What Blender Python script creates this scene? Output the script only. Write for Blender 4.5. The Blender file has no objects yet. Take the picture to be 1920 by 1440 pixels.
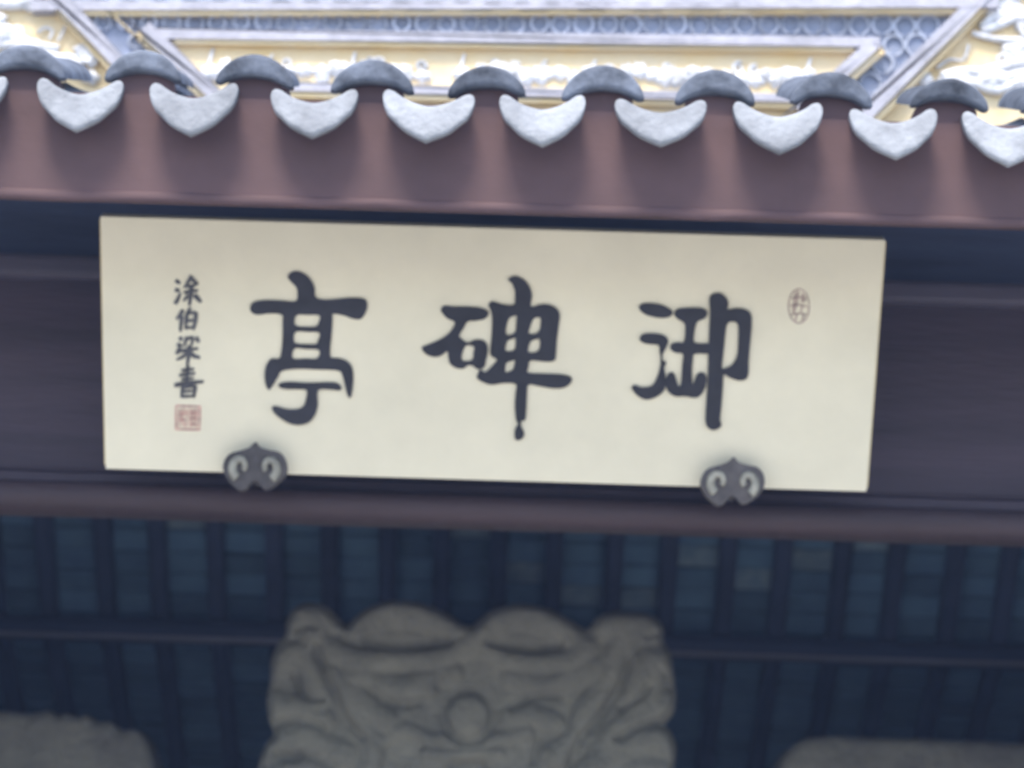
import bpy, bmesh, math, random
from mathutils import Vector, Matrix, noise
from mathutils.geometry import tessellate_polygon
random.seed(7)
R = math.radians
sc = bpy.context.scene
col = sc.collection

# ------------------------------------------------------------ camera, light, exposure
FPX = 5000.0                      # focal length in pixels of a 1920 wide picture
PITCH, ROLL = R(12.0), R(1.75)
CAM = Vector((0.0, -4.9, 1.85))
fwd = Vector((0, math.cos(PITCH), math.sin(PITCH)))
up0 = Vector((0, -math.sin(PITCH), math.cos(PITCH)))
rt0 = Vector((1, 0, 0))
right = rt0 * math.cos(ROLL) + up0 * math.sin(ROLL)
upv = up0 * math.cos(ROLL) - rt0 * math.sin(ROLL)
cam_data = bpy.data.cameras.new('camera')
cam_data.sensor_width = 36.0
cam_data.lens = 36.0 * FPX / 1920.0
cam_data.clip_start = 0.05
cam_data.clip_end = 5000.0
cam = bpy.data.objects.new('camera', cam_data)
m = Matrix((right, upv, -fwd)).transposed().to_4x4()
m.translation = CAM
cam.matrix_world = m
col.objects.link(cam)
sc.camera = cam
cam_data.dof.use_dof = True       # the hand-held zoom shot missed its focus
cam_data.dof.focus_distance = 3.6
cam_data.dof.aperture_fstop = 4.2

SUN_EL, SUN_AZ = R(62), R(14)     # azimuth measured from straight in front, towards the left
world = bpy.data.worlds.new('World')
sc.world = world
world.use_nodes = True
wn = world.node_tree.nodes
bg = wn['Background']
sky = wn.new('ShaderNodeTexSky')
sky.sky_type = 'NISHITA'
sky.sun_disc = False
sky.sun_elevation = SUN_EL
sky.sun_rotation = math.pi + SUN_AZ
sky.air_density = 1.0
sky.dust_density = 2.0
world.node_tree.links.new(sky.outputs[0], bg.inputs['Color'])
bg.inputs['Strength'].default_value = 0.15
sd = bpy.data.lights.new('sun', 'SUN')
sd.energy = 2.0
sd.angle = R(20)
sd.color = (1.0, 0.93, 0.83)
sun = bpy.data.objects.new('sun', sd)
sdir = Vector((-math.sin(SUN_AZ) * math.cos(SUN_EL), -math.cos(SUN_AZ) * math.cos(SUN_EL), math.sin(SUN_EL)))
sun.rotation_euler = (-sdir).to_track_quat('-Z', 'Y').to_euler()
sun.location = (-2, -6, 9)
col.objects.link(sun)
vs = sc.view_settings
vs.view_transform = 'Standard'
vs.look = 'None'
vs.exposure = 1.22
vs.gamma = 1.0
vs.use_curve_mapping = False

# ------------------------------------------------------------ measuring helpers
def ray(u, v):
    return fwd + right * ((u - 960.0) / FPX) + upv * ((720.0 - v) / FPX)
def P(u, v, Y):
    d = ray(u, v)
    return CAM + d * ((Y - CAM.y) / d.y)
def onplane(u, v, p0, n):
    d = ray(u, v)
    return CAM + d * ((p0 - CAM).dot(n) / d.dot(n))
def mpp(Y, v=720):                # metres per pixel at depth Y
    return (P(961, v, Y) - P(960, v, Y)).length

# ------------------------------------------------------------ materials
def mat(name, c, rough=0.7, var=0.12, scale=6.0, bump=0.15, bscale=None, c2=None, grain=None, spec=0.3, detail=6.0):
    m = bpy.data.materials.new(name)
    m.use_nodes = True
    nt = m.node_tree
    b = nt.nodes['Principled BSDF']
    b.inputs['Roughness'].default_value = rough
    b.inputs['Specular IOR Level'].default_value = spec
    tc = nt.nodes.new('ShaderNodeTexCoord')
    mp = nt.nodes.new('ShaderNodeMapping')
    geo = nt.nodes.new('ShaderNodeNewGeometry')
    nt.links.new(geo.outputs['Position'], mp.inputs['Vector'])
    if grain:
        mp.inputs['Scale'].default_value = grain
    nz = nt.nodes.new('ShaderNodeTexNoise')
    nz.inputs['Scale'].default_value = scale
    nz.inputs['Detail'].default_value = detail
    nz.inputs['Roughness'].default_value = 0.62
    nt.links.new(mp.outputs[0], nz.inputs['Vector'])
    rp = nt.nodes.new('ShaderNodeValToRGB')
    lo = c2 if c2 else tuple(max(0, x * (1 - 2 * var)) for x in c)
    hi = tuple(min(1, x * (1 + (0.0 if c2 else var))) for x in c)
    rp.color_ramp.elements[0].position = 0.3
    rp.color_ramp.elements[1].position = 0.68
    rp.color_ramp.elements[0].color = (*lo, 1)
    rp.color_ramp.elements[1].color = (*hi, 1)
    nt.links.new(nz.outputs['Fac'], rp.inputs['Fac'])
    oi = nt.nodes.new('ShaderNodeObjectInfo')
    mr = nt.nodes.new('ShaderNodeMapRange')
    mr.inputs['To Min'].default_value = 1 - var * 0.8
    mr.inputs['To Max'].default_value = 1 + var * 0.5
    nt.links.new(oi.outputs['Random'], mr.inputs['Value'])
    mx = nt.nodes.new('ShaderNodeMix')
    mx.data_type = 'RGBA'
    mx.blend_type = 'MULTIPLY'
    mx.inputs[0].default_value = 1.0
    nt.links.new(rp.outputs['Color'], mx.inputs[6])
    nt.links.new(mr.outputs[0], mx.inputs[7])
    nt.links.new(mx.outputs[2], b.inputs['Base Color'])
    if bump:
        nb = nt.nodes.new('ShaderNodeTexNoise')
        nb.inputs['Scale'].default_value = bscale or scale * 6
        nb.inputs['Detail'].default_value = 8
        nt.links.new(mp.outputs[0], nb.inputs['Vector'])
        bp = nt.nodes.new('ShaderNodeBump')
        bp.inputs['Strength'].default_value = bump
        bp.inputs['Distance'].default_value = 0.01
        nt.links.new(nb.outputs['Fac'], bp.inputs['Height'])
        nt.links.new(bp.outputs['Normal'], b.inputs['Normal'])
    return m

M = dict(
    board=mat('cream_lacquer', (0.84, 0.79, 0.61), 0.55, 0.045, 4, 0.06, 90),
    board_edge=mat('cream_lacquer_edge', (0.74, 0.62, 0.36), 0.55, 0.05, 8, 0.05, 60),
    ink=mat('black_lettering', (0.036, 0.037, 0.046), 0.6, 0.15, 20, 0.05, 80),
    small_ink=mat('small_lettering', (0.11, 0.11, 0.12), 0.6, 0.2, 60, 0.05, 80),
    seal=mat('faded_red_seal', (0.60, 0.35, 0.30), 0.7, 0.25, 90, 0.05, 90),
    seal_oval=mat('faded_brown_seal', (0.50, 0.38, 0.34), 0.7, 0.25, 90, 0.05, 90),
    fascia=mat('faded_red_wood', (0.112, 0.066, 0.067), 0.7, 0.14, 2.2, 0.06, 40, grain=(1, 1.6, 1.6)),
    lip=mat('faded_red_wood_lip', (0.108, 0.065, 0.067), 0.75, 0.10, 3, 0.06, 40, grain=(1, 1.6, 1.6)),
    beam=mat('dark_plum_wood', (0.066, 0.048, 0.064), 0.55, 0.2, 4, 0.2, 50, grain=(0.3, 4, 4)),
    rail=mat('plum_wood_rail', (0.066, 0.043, 0.047), 0.5, 0.2, 4, 0.2, 50, grain=(0.3, 4, 4)),
    blue_beam=mat('blue_cast_wood', (0.042, 0.056, 0.105), 0.6, 0.2, 4, 0.2, 50, grain=(0.3, 4, 4)),  # the interior's bluish light is mixed into this wood colour
    lintel=mat('gap_shade_lintel', (0.11, 0.14, 0.24), 0.6, 0.2, 4, 0.2, 50, grain=(0.3, 4, 4)),  # blue tone of the shadowed gap put into the wood colour
    moulding=mat('plum_moulding_lit', (0.105, 0.092, 0.125), 0.5, 0.2, 4, 0.2, 50, grain=(0.3, 4, 4)),  # beam tone lightened: light caught by the strip is in the colour
    tie=mat('pale_blue_tie', (0.20, 0.195, 0.23), 0.6, 0.2, 4, 0.2, 50, grain=(0.3, 4, 4)),  # paler than the purlin above it
    rafter=mat('blue_cast_rafter', (0.036, 0.050, 0.095), 0.65, 0.25, 5, 0.2, 50),  # dark rafter wood with the blue light cast in its colour
    brick=mat('blue_grey_brick', (0.105, 0.20, 0.285), 0.8, 0.5, 9, 0.3, 60, c2=(0.065, 0.125, 0.205)),  # blue-grey clay, made bluer by the interior's light cast in the colour
    pale_brick=mat('pale_worn_brick', (0.22, 0.29, 0.32), 0.8, 0.3, 20, 0.3, 60, c2=(0.10, 0.17, 0.23)),
    joint=mat('brick_joint', (0.05, 0.095, 0.15), 0.9, 0.15, 9, 0.2, 60),
    plaster=mat('blue_cast_plaster', (0.10, 0.13, 0.20), 0.9, 0.2, 2, 0.2, 30),  # dark plaster, blue light cast included in the colour
    drip=mat('pale_drip_tile', (0.315, 0.335, 0.365), 0.85, 0.2, 12, 0.45, 90),
    cover=mat('grey_cover_tile', (0.140, 0.162, 0.205), 0.85, 0.35, 18, 0.3, 80),
    roof=mat('roof_bed', (0.12, 0.125, 0.14), 0.9, 0.2, 8, 0.3, 60),
    cream=mat('cream_plaster', (0.88, 0.69, 0.37), 0.8, 0.10, 9, 0.2, 50, c2=(0.86, 0.74, 0.52)),
    bar=mat('grey_moulding', (0.47, 0.47, 0.53), 0.8, 0.14, 14, 0.25, 70),
    slate=mat('slate_band', (0.37, 0.42, 0.55), 0.85, 0.2, 14, 0.25, 70),
    band_tile=mat('band_tile', (0.50, 0.55, 0.66), 0.8, 0.25, 25, 0.3, 80),
    relief=mat('white_stucco', (0.80, 0.81, 0.83), 0.8, 0.18, 25, 0.35, 70),
    stone=mat('carved_grey_stone', (0.235, 0.230, 0.188), 0.88, 0.2, 10, 0.7, 70, c2=(0.148, 0.147, 0.126)),
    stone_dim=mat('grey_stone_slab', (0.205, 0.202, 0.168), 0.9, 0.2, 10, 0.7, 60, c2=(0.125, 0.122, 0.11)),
    bracket=mat('carved_bracket_wood', (0.11, 0.10, 0.098), 0.6, 0.2, 30, 0.3, 90),
    bracket_pale=mat('pale_bracket_scroll', (0.36, 0.35, 0.29), 0.6, 0.2, 40, 0.3, 90),  # paler than the bracket plate
    paving=mat('paving', (0.40, 0.385, 0.35), 0.9, 0.15, 2.0, 0.3, 30),
)

# ------------------------------------------------------------ object helpers
WPOS = {}
def empty(name, loc, parent=None):
    o = bpy.data.objects.new(name, None)
    o.empty_display_size = 0.1
    col.objects.link(o)
    loc = Vector(loc)
    o.parent = parent
    o.location = loc - (WPOS[parent.name] if parent else Vector())
    WPOS[o.name] = loc.copy()
    return o
def tag(o, label=None, cat=None, group=None, kind=None):
    if label: o['label'] = label
    if cat: o['category'] = cat
    if group: o['group'] = group
    if kind: o['kind'] = kind
    return o
def put(name, me, loc, parent=None, rot=None):
    o = bpy.data.objects.new(name, me)
    col.objects.link(o)
    loc = Vector(loc)
    o.parent = parent
    o.location = loc - (WPOS[parent.name] if parent else Vector())
    if rot: o.rotation_euler = rot
    WPOS[o.name] = loc.copy()
    return o
def mesh(name, vs_, fs, material, smooth=False):
    me = bpy.data.meshes.new(name)
    me.from_pydata([tuple(v) for v in vs_], [], fs)
    me.materials.append(material)
    bm = bmesh.new(); bm.from_mesh(me)
    bmesh.ops.recalc_face_normals(bm, faces=bm.faces)
    bm.to_mesh(me); bm.free()
    if smooth:
        me.polygons.foreach_set('use_smooth', [True] * len(me.polygons))
    me.update()
    return me
def build(name, vs_, fs, material, parent=None, smooth=False):
    """one mesh object from world-space vertices, origin at its middle"""
    vs_ = [Vector(v) for v in vs_]
    c = Vector([(min(v[i] for v in vs_) + max(v[i] for v in vs_)) / 2 for i in range(3)])
    return put(name, mesh(name, [v - c for v in vs_], fs, material, smooth), c, parent)
def box_vf(sx, sy, sz, bev=0.0, seg=2):
    bm = bmesh.new()
    bmesh.ops.create_cube(bm, size=1.0)
    for v in bm.verts: v.co = Vector((v.co.x * sx, v.co.y * sy, v.co.z * sz))
    if bev: bmesh.ops.bevel(bm, geom=list(bm.edges), offset=bev, segments=seg, affect='EDGES', profile=0.5)
    vs_ = [v.co.copy() for v in bm.verts]
    bm.verts.index_update()
    fs = [[v.index for v in f.verts] for f in bm.faces]
    bm.free()
    return vs_, fs
def box(name, lo, hi, material, parent=None, bev=0.004):
    lo, hi = Vector(lo), Vector(hi)
    vs_, fs = box_vf(*(hi - lo), bev)
    return put(name, mesh(name, vs_, fs, material), (lo + hi) / 2, parent)
def catmull(pts, n=4, closed=True):
    pts = [Vector(p) for p in pts]
    k = len(pts); out = []
    rng = range(k) if closed else range(k - 1)
    for i in rng:
        if closed: p0, p1, p2, p3 = pts[i - 1], pts[i], pts[(i + 1) % k], pts[(i + 2) % k]
        else: p0, p1, p2, p3 = pts[max(i - 1, 0)], pts[i], pts[i + 1], pts[min(i + 2, k - 1)]
        for j in range(n):
            t = j / n
            out.append(0.5 * ((2 * p1) + (p2 - p0) * t + (2 * p0 - 5 * p1 + 4 * p2 - p3) * t * t + (3 * p1 - p0 - 3 * p2 + p3) * t ** 3))
    if not closed: out.append(pts[-1])
    return out
def prism_vf(loops, back, depth):
    """loops: outer + holes of world points lying on one plane; extruded from there along -back by depth"""
    flat = [p for l in loops for p in l]
    tris = tessellate_polygon([[Vector(p) for p in l] for l in loops])
    n = len(flat)
    vs_ = [Vector(p) for p in flat] + [Vector(p) + back * depth for p in flat]
    fs = [list(t) for t in tris] + [[i + n for i in t][::-1] for t in tris]
    s = 0
    for l in loops:
        k = len(l)
        for i in range(k):
            a, b = s + i, s + (i + 1) % k
            fs.append([a, b, b + n, a + n])
        s += k
    return vs_, fs
def tube_vf(pts, rads, sides=8, squash=None, axis=None):
    vs_, fs = [], []
    k = len(pts)
    for i, p in enumerate(pts):
        t = (pts[min(i + 1, k - 1)] - pts[max(i - 1, 0)]).normalized()
        a = axis or Vector((0, 1, 0))
        s = t.cross(a).normalized()
        a2 = s.cross(t).normalized()
        for j in range(sides):
            an = 2 * math.pi * j / sides
            vs_.append(p + s * math.cos(an) * rads[i] + a2 * math.sin(an) * rads[i] * (squash or 1))
    for i in range(k - 1):
        for j in range(sides):
            a, b = i * sides + j, i * sides + (j + 1) % sides
            fs.append([a, b, b + sides, a + sides])
    fs.append(list(range(sides))[::-1])
    fs.append([(k - 1) * sides + j for j in range(sides)])
    return vs_, fs
def merge(parts):
    V, F = [], []
    for v, f in parts:
        n = len(V)
        V += list(v); F += [[i + n for i in q] for q in f]
    return V, F

# ------------------------------------------------------------ ground and the pavilion's frame
g = build('ground', [(-60, -60, 0), (60, -60, 0), (60, 60, 0), (-60, 60, 0)], [[0, 1, 2, 3]], M['paving'])
tag(g, kind='structure')

pav = empty('pavilion', (0, 1.5, 0))
tag(pav, 'dark timber pavilion with tiled eave, reddish fascia and white stucco ridge', 'pavilion')
HW = 1.75                                            # half width of the front
for x in (-HW, HW):
    cv, cf = tube_vf([Vector((x, 0.14, z)) for z in (0.0, 0.02, 1.5, 3.1)], [0.13, 0.11, 0.105, 0.10], 20)
    build('column', cv, cf, M['beam'], pav, True)
for s in (-1, 1):
    box('added_side_wall', (s * (HW + 0.06) - 0.05, 0.26, 0), (s * (HW + 0.06) + 0.05, 3.3, 3.5), M['plaster'], pav)  # unseen walls, added to keep side light out of the interior
box('back_wall', (-HW, 3.16, 0), (HW, 3.28, 2.42), M['plaster'], pav)

# front beams, from the top down
def zc(v, Y): return P(960, v, Y).z
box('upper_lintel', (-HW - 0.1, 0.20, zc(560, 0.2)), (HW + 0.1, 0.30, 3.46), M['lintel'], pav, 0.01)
box('main_beam', (-HW - 0.12, 0.09, zc(912, 0.09)), (HW + 0.12, 0.26, zc(532, 0.09)), M['beam'], pav, 0.012)
y0 = 0.045
box('beam_moulding', (-HW - 0.12, y0, zc(545, y0)), (HW + 0.12, 0.088, zc(500, y0)), M['moulding'], pav, 0.012)
# the rounded rail under the main beam
ya = 0.03
zr0, zr1 = zc(984, ya), zc(921, ya)
rz = (zr1 - zr0) / 2
prof = []
for j in range(20):
    a = 2 * math.pi * j / 20
    prof.append((math.copysign(abs(math.cos(a)) ** 0.7, math.cos(a)) * 0.06, math.copysign(abs(math.sin(a)) ** 0.7, math.sin(a)) * rz))
rv, rf = [], []
NX = 24
for i in range(NX + 1):
    x = -HW - 0.1 + (2 * HW + 0.2) * i / NX
    for (py, pz) in prof:
        rv.append(Vector((x, ya + 0.06 + py, (zr0 + zr1) / 2 + pz + 0.0025 * noise.noise(Vector((x * 2.1, 3, 0))))))
for i in range(NX):
    for j in range(20):
        a, b = i * 20 + j, i * 20 + (j + 1) % 20
        rf.append([a, b, b + 20, a + 20])
build('tie_rail', rv, rf, M['rail'], pav, True)
# joint piece hiding between rail and main beam
box('packing_strip', (-HW, 0.075, zr1 - 0.01), (HW, 0.15, zc(911, 0.075)), M['beam'], pav, 0.002)

# ------------------------------------------------------------ the eave
BACK = Vector((0, 1, 0))
YE = -0.62
pe = mpp(YE, 200)
eave = empty('eave', (0, YE, P(960, 200, YE).z), pav)
a0, a1 = P(145, 242, YE), P(1674, 297, YE)           # tips of two drip tiles seven spaces apart
step = (a1.x - a0.x) / 7.0
tilt = (a1.z - a0.z) / (a1.x - a0.x)
SL = R(17.0)
Sdir = Vector((0, math.cos(SL), math.sin(SL)))
def tip_z(x): return a0.z + tilt * (x - a0.x)
# drip tile: crescent plate + curved pan running up the slope (local origin = middle of the horns' line)
def resample(pts, n):
    L = [0.0]
    for a, b in zip(pts[:-1], pts[1:]): L.append(L[-1] + (b - a).length)
    out, k = [], 0
    for i in range(n + 1):
        d = L[-1] * i / n
        while k < len(L) - 2 and L[k + 1] < d: k += 1
        t = (d - L[k]) / max(1e-9, L[k + 1] - L[k])
        out.append(pts[k].lerp(pts[k + 1], t))
    return out
def plate_vf(top, low, place, thick, dome, n=32, rows=7):
    """a fired-clay plate between an upper and a lower edge, its face gently domed and its rim rounded"""
    A = resample(catmull([Vector((x, y, 0)) for x, y in top], 4, False), n)
    B = resample(catmull([Vector((x, y, 0)) for x, y in low], 4, False), n)
    V, F = [], []
    for side in (0, 1):
        for i in range(n + 1):
            for k in range(rows + 1):
                t = k / rows
                p = A[i].lerp(B[i], t)
                e = min(1.0, 2.4 * math.sin(math.pi * t)) ** 0.5 * min(1.0, min(i, n - i) / 3.0) ** 0.5
                V.append(place(p.x, p.y) + Vector((0, thick if side else -dome * e, 0)))
    c = (n + 1) * (rows + 1)
    def ix(s_, i, k): return s_ * c + i * (rows + 1) + k
    for i in range(n):
        for k in range(rows):
            F.append([ix(0, i, k), ix(0, i, k + 1), ix(0, i + 1, k + 1), ix(0, i + 1, k)])
            F.append([ix(1, i, k), ix(1, i + 1, k), ix(1, i + 1, k + 1), ix(1, i, k + 1)])
        for k in (0, rows):
            F.append([ix(0, i, k), ix(0, i + 1, k), ix(1, i + 1, k), ix(1, i, k)])
    return V, F
def shell_vf(fn, yoff):
    V, F = [], []
    nl, na = 4, 12
    for L in range(nl + 1):
        for side in (0, 1):
            for j in range(na + 1):
                x, z = fn(j / na, side)
                V.append(Vector((x, yoff, z)) + Sdir * (0.26 * L / nl))
    row = 2 * (na + 1)
    for L in range(nl):
        for side in (0, 1):
            for j in range(na):
                a = L * row + side * (na + 1) + j
                F.append([a, a + 1, a + 1 + row, a + row])
    return V, F
def drip_vf():
    k = pe
    top = [(-84, 6), (-82, -4), (-75, -9), (-64, -6), (-52, 3), (-34, 13), (-14, 20), (0, 22), (14, 20), (34, 13), (52, 3), (64, -6), (75, -9), (82, -4), (84, 6)]
    low = [(-84, 6), (-81, 24), (-73, 42), (-66, 50), (-55, 61), (-42, 74), (-24, 85), (-10, 92), (0, 97), (10, 92), (24, 85), (42, 74), (55, 61), (66, 50), (73, 42), (81, 24), (84, 6)]
    tl = math.tan(R(17))                                             # the plate's foot stands forward
    pl = plate_vf(top, low, lambda x, y: Vector((x * k, -y * k * tl, -y * k)), 0.014, 0.0035)
    pan = shell_vf(lambda q, s_: ((2 * q - 1) * 78 * k, -(24 - 22 * (2 * q - 1) ** 2) * k - s_ * 0.011), 0.016)
    return merge([pl, pan])
dv, df = drip_vf()
drip_me = mesh('drip_tile', dv, df, M['drip'], True)
# cover tile: arched face plate + half-round barrel (local origin = middle of the arch's foot line)
def cover_vf():
    k = pe
    top = [(-76, 5), (-72, -10), (-60, -26), (-42, -41), (-20, -50), (0, -53), (20, -50), (42, -41), (60, -26), (72, -10), (76, 5)]
    low = [(-76, 5), (-66, 7), (-50, -1), (-30, -8), (0, -11), (30, -8), (50, -1), (66, 7), (76, 5)]
    pl = plate_vf(top, low, lambda x, y: Vector((x * k, y * k * 0.1, -y * k)), 0.018, 0.0035)
    barrel = shell_vf(lambda q, s_: (math.cos(math.pi * q) * (70 - s_ * 13) * k, math.sin(math.pi * q) * (46 - s_ * 13) * k - 2 * k), 0.016)
    return merge([pl, barrel])
cv, cf = cover_vf()
cover_me = mesh('cover_tile', cv, cf, M['cover'], True)
for i in range(-4, 13):
    x = a0.x + step * i
    zt = tip_z(x) + 90 * pe + random.uniform(-0.003, 0.003)
    o = put('drip_tile', drip_me, (x + random.uniform(-0.004, 0.004), YE + random.uniform(-0.006, 0.006), zt), eave,
            (random.uniform(-0.05, 0.05), random.uniform(-0.03, 0.03), random.uniform(-0.04, 0.04)))
    q_ = random.uniform(0.96, 1.04)
    o.scale = (q_, 1.0, random.uniform(0.94, 1.06))
    o2 = put('cover_tile', cover_me, (x + step / 2 + random.uniform(-0.004, 0.004), YE + 0.032 + random.uniform(-0.004, 0.004), tip_z(x + step / 2) + (99 + 18) * pe + random.uniform(-0.004, 0.004)), eave,
             (random.uniform(-0.05, 0.05), random.uniform(-0.05, 0.05), random.uniform(-0.05, 0.05)))
    o2.scale = (random.uniform(0.95, 1.04), 1.0, random.uniform(0.9, 1.08))
# roof bed under the tiles
zb = tip_z(0) + 60 * pe
xs = (-HW - 0.35, HW + 0.35)
bed = []
for x in xs:
    for t, dz in ((0.10, 0), (0.98, 0), (0.98, -0.05), (0.10, -0.03)):
        q = Vector((x, YE, tip_z(x) + 68 * pe)) + Sdir * t
        q.z += dz
        bed.append(q)
build('roof_bed', bed, [[0, 1, 2, 3], [4, 7, 6, 5], [0, 4, 5, 1], [1, 5, 6, 2], [2, 6, 7, 3], [3, 7, 4, 0]], M['roof'], pav)
zq = tip_z(0) + 68 * pe + 0.98 * math.sin(SL)
# unseen level deck and back slope, added behind the ridge to stop light leaks
yq = YE + 0.98 * math.cos(SL)
RD = [(yq - 0.02, zq - 0.05), (1.35, zq - 0.05), (3.6, 2.35), (3.6, 2.42), (1.38, zq + 0.05), (yq - 0.02, zq + 0.01)]
rv = [Vector((x, y, z)) for x in xs for (y, z) in RD]
build('closing_deck', rv, [[0, 1, 4, 5], [1, 2, 3, 4], [6, 11, 10, 7], [7, 10, 9, 8], [0, 6, 7, 1], [1, 7, 8, 2], [2, 8, 9, 3], [3, 9, 10, 4], [4, 10, 11, 5], [5, 11, 6, 0]], M['roof'], pav)

# fascia board with its lower lip
YF = -0.572
f0, f1_ = P(0, 366, YF), P(1920, 424, YF)
ft = (f1_.z - f0.z) / (f1_.x - f0.x)
def fz(x): return f0.z + ft * (x - f0.x)
fb = empty('fascia', (0, YF, fz(0)), pav)
def ftop(x): return tip_z(x) + 76 * pe + 0.012
vs_ = []
for x in (xs[0], xs[1]):
    for (y, z) in ((YF, fz(x)), (YF, ftop(x)), (YF + 0.028, ftop(x)), (YF + 0.028, fz(x))):
        vs_.append(Vector((x, y, z)))
build('fascia_board', vs_, [[0, 1, 2, 3], [4, 7, 6, 5], [0, 4, 5, 1], [1, 5, 6, 2], [2, 6, 7, 3], [3, 7, 4, 0]], M['fascia'], fb)
# wedge of wood filling the hollow under each cover tile
for i in range(-4, 13):
    x = a0.x + step * (i + 0.5)
    zb_ = ftop(x) - 0.004
    ztop = tip_z(x) + (99 + 22 + 16) * pe
    w0, w1 = 62 * pe, 40 * pe
    loop = [Vector((x - w0, YF + 0.004, zb_)), Vector((x + w0, YF + 0.004, zb_)), Vector((x + w0 * 0.95, YF + 0.004, zb_ + (ztop - zb_) * 0.6)), Vector((x + w1, YF + 0.004, ztop)), Vector((x - w1, YF + 0.004, ztop)), Vector((x - w0 * 0.95, YF + 0.004, zb_ + (ztop - zb_) * 0.6))]
    v, f = prism_vf([loop], BACK, 0.05)
    build('tile_wedge', v, f, M['fascia'], fb)
LV, LF = [], []
NL = 90
for i in range(NL + 1):
    x = xs[0] + (xs[1] - xs[0]) * i / NL
    j_ = 0.006 * noise.noise(Vector((x * 3.0, 1, 5))) + 0.003 * noise.noise(Vector((x * 11.0, 2, 5)))
    th = 0.004 + 0.002 * noise.noise(Vector((x * 5.0, 7, 5)))
    for (y, dz) in ((YF - th * 0.6, -0.004 + j_), (YF - th, 0.003 + j_), (YF - th * 0.8, 0.010 + j_ * 0.6), (YF + 0.002, 0.016), (YF + 0.004, -0.006 + j_)):
        LV.append(Vector((x, y, fz(x) + dz)))
for i in range(NL):
    for q in range(5):
        a, b = i * 5 + q, i * 5 + (q + 1) % 5
        LF.append([a, b, b + 5, a + 5])
build('fascia_lip', LV, LF, M['lip'], fb, True)

# ------------------------------------------------------------ the ridge above the eave
YR = 0.28
pr = mpp(YR, 60)
ridge = empty('roof_ridge', (0, YR, P(960, 200, YR).z), pav)
def poly(name, pts, Y, depth, material, parent, n=0):
    loop = [P(u, v, Y) for u, v in (pts if not n else [(q.x, q.y) for q in catmull([Vector((a, b, 0)) for a, b in pts], n)])]
    v, f = prism_vf([loop], BACK, depth)
    return build(name, v, f, material, parent)
poly('plaster_wall', [(-420, -150), (96, 4), (1846, 0), (2340, -130), (2340, 330), (-420, 330)], YR, 0.10, M['cream'], ridge)
# slate band between the two frames, proud of the plaster
poly('slate_band', [(104, 8), (1838, 6), (1560, 262), (380, 262)], YR - 0.004, 0.003, M['slate'], ridge)
poly('centre_panel', [(300, 66), (1630, 84), (1480, 300), (490, 300)], YR - 0.009, 0.004, M['cream'], ridge)
def bar(name, p, q, w, proud, material, parent, Y=YR, shift=0):
    """a moulding bar along two picture points, square in section, standing out of the ridge"""
    a, b = P(p[0], p[1], Y - proud), P(q[0], q[1], Y - proud)
    t = (b - a).normalized()
    s = t.cross(Vector((0, -1, 0))).normalized()
    h = w * pr / 2
    loop = [a + s * h, b + s * h, b - s * h, a - s * h]
    v, f = prism_vf([loop], BACK, proud - 0.002)
    bm = bmesh.new()
    bv = [bm.verts.new(x) for x in v]
    for ff in f:
        try: bm.faces.new([bv[i] for i in ff])
        except ValueError: pass
    bmesh.ops.dissolve_limit(bm, angle_limit=0.02, verts=bm.verts, edges=bm.edges)
    bmesh.ops.bevel(bm, geom=list(bm.edges), offset=0.003, segments=2, affect='EDGES', profile=0.5)
    bm.verts.index_update()
    v = [x.co.copy() for x in bm.verts]; f = [[x.index for x in ff.verts] for ff in bm.faces]
    bm.free()
    return build(name, v, f, material, parent)
top_bar = bar('frame_bar', (60, 8), (1870, 6), 17, 0.034, M['bar'], ridge)
bar('cream_lip', (120, 22), (1830, 20), 9, 0.027, M['cream'], ridge)
bar('frame_bar', (276, 61), (1648, 80), 17, 0.032, M['bar'], ridge)
bar('cream_lip', (330, 75), (1600, 93), 9, 0.027, M['cream'], ridge)
bar('frame_bar', (272, 52), (455, 225), 22, 0.036, M['bar'], ridge)
bar('cream_lip', (258, 64), (440, 236), 10, 0.027, M['cream'], ridge)
bar('frame_bar', (1640, 82), (1500, 205), 20, 0.036, M['bar'], ridge)
bar('cream_lip', (1654, 94), (1514, 217), 12, 0.027, M['cream'], ridge)
bar('frame_bar', (78, -40), (285, 180), 24, 0.036, M['bar'], ridge)
bar('cream_lip', (64, -28), (268, 190), 10, 0.027, M['cream'], ridge)
bar('frame_bar', (1880, -46), (1600, 236), 24, 0.036, M['bar'], ridge)
bar('cream_lip', (1896, -34), (1616, 248), 10, 0.027, M['cream'], ridge)
bar('frame_bar', (440, 158), (1530, 186), 14, 0.032, M['bar'], ridge)
bar('cream_lip', (440, 171), (1530, 199), 12, 0.027, M['cream'], ridge)
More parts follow.
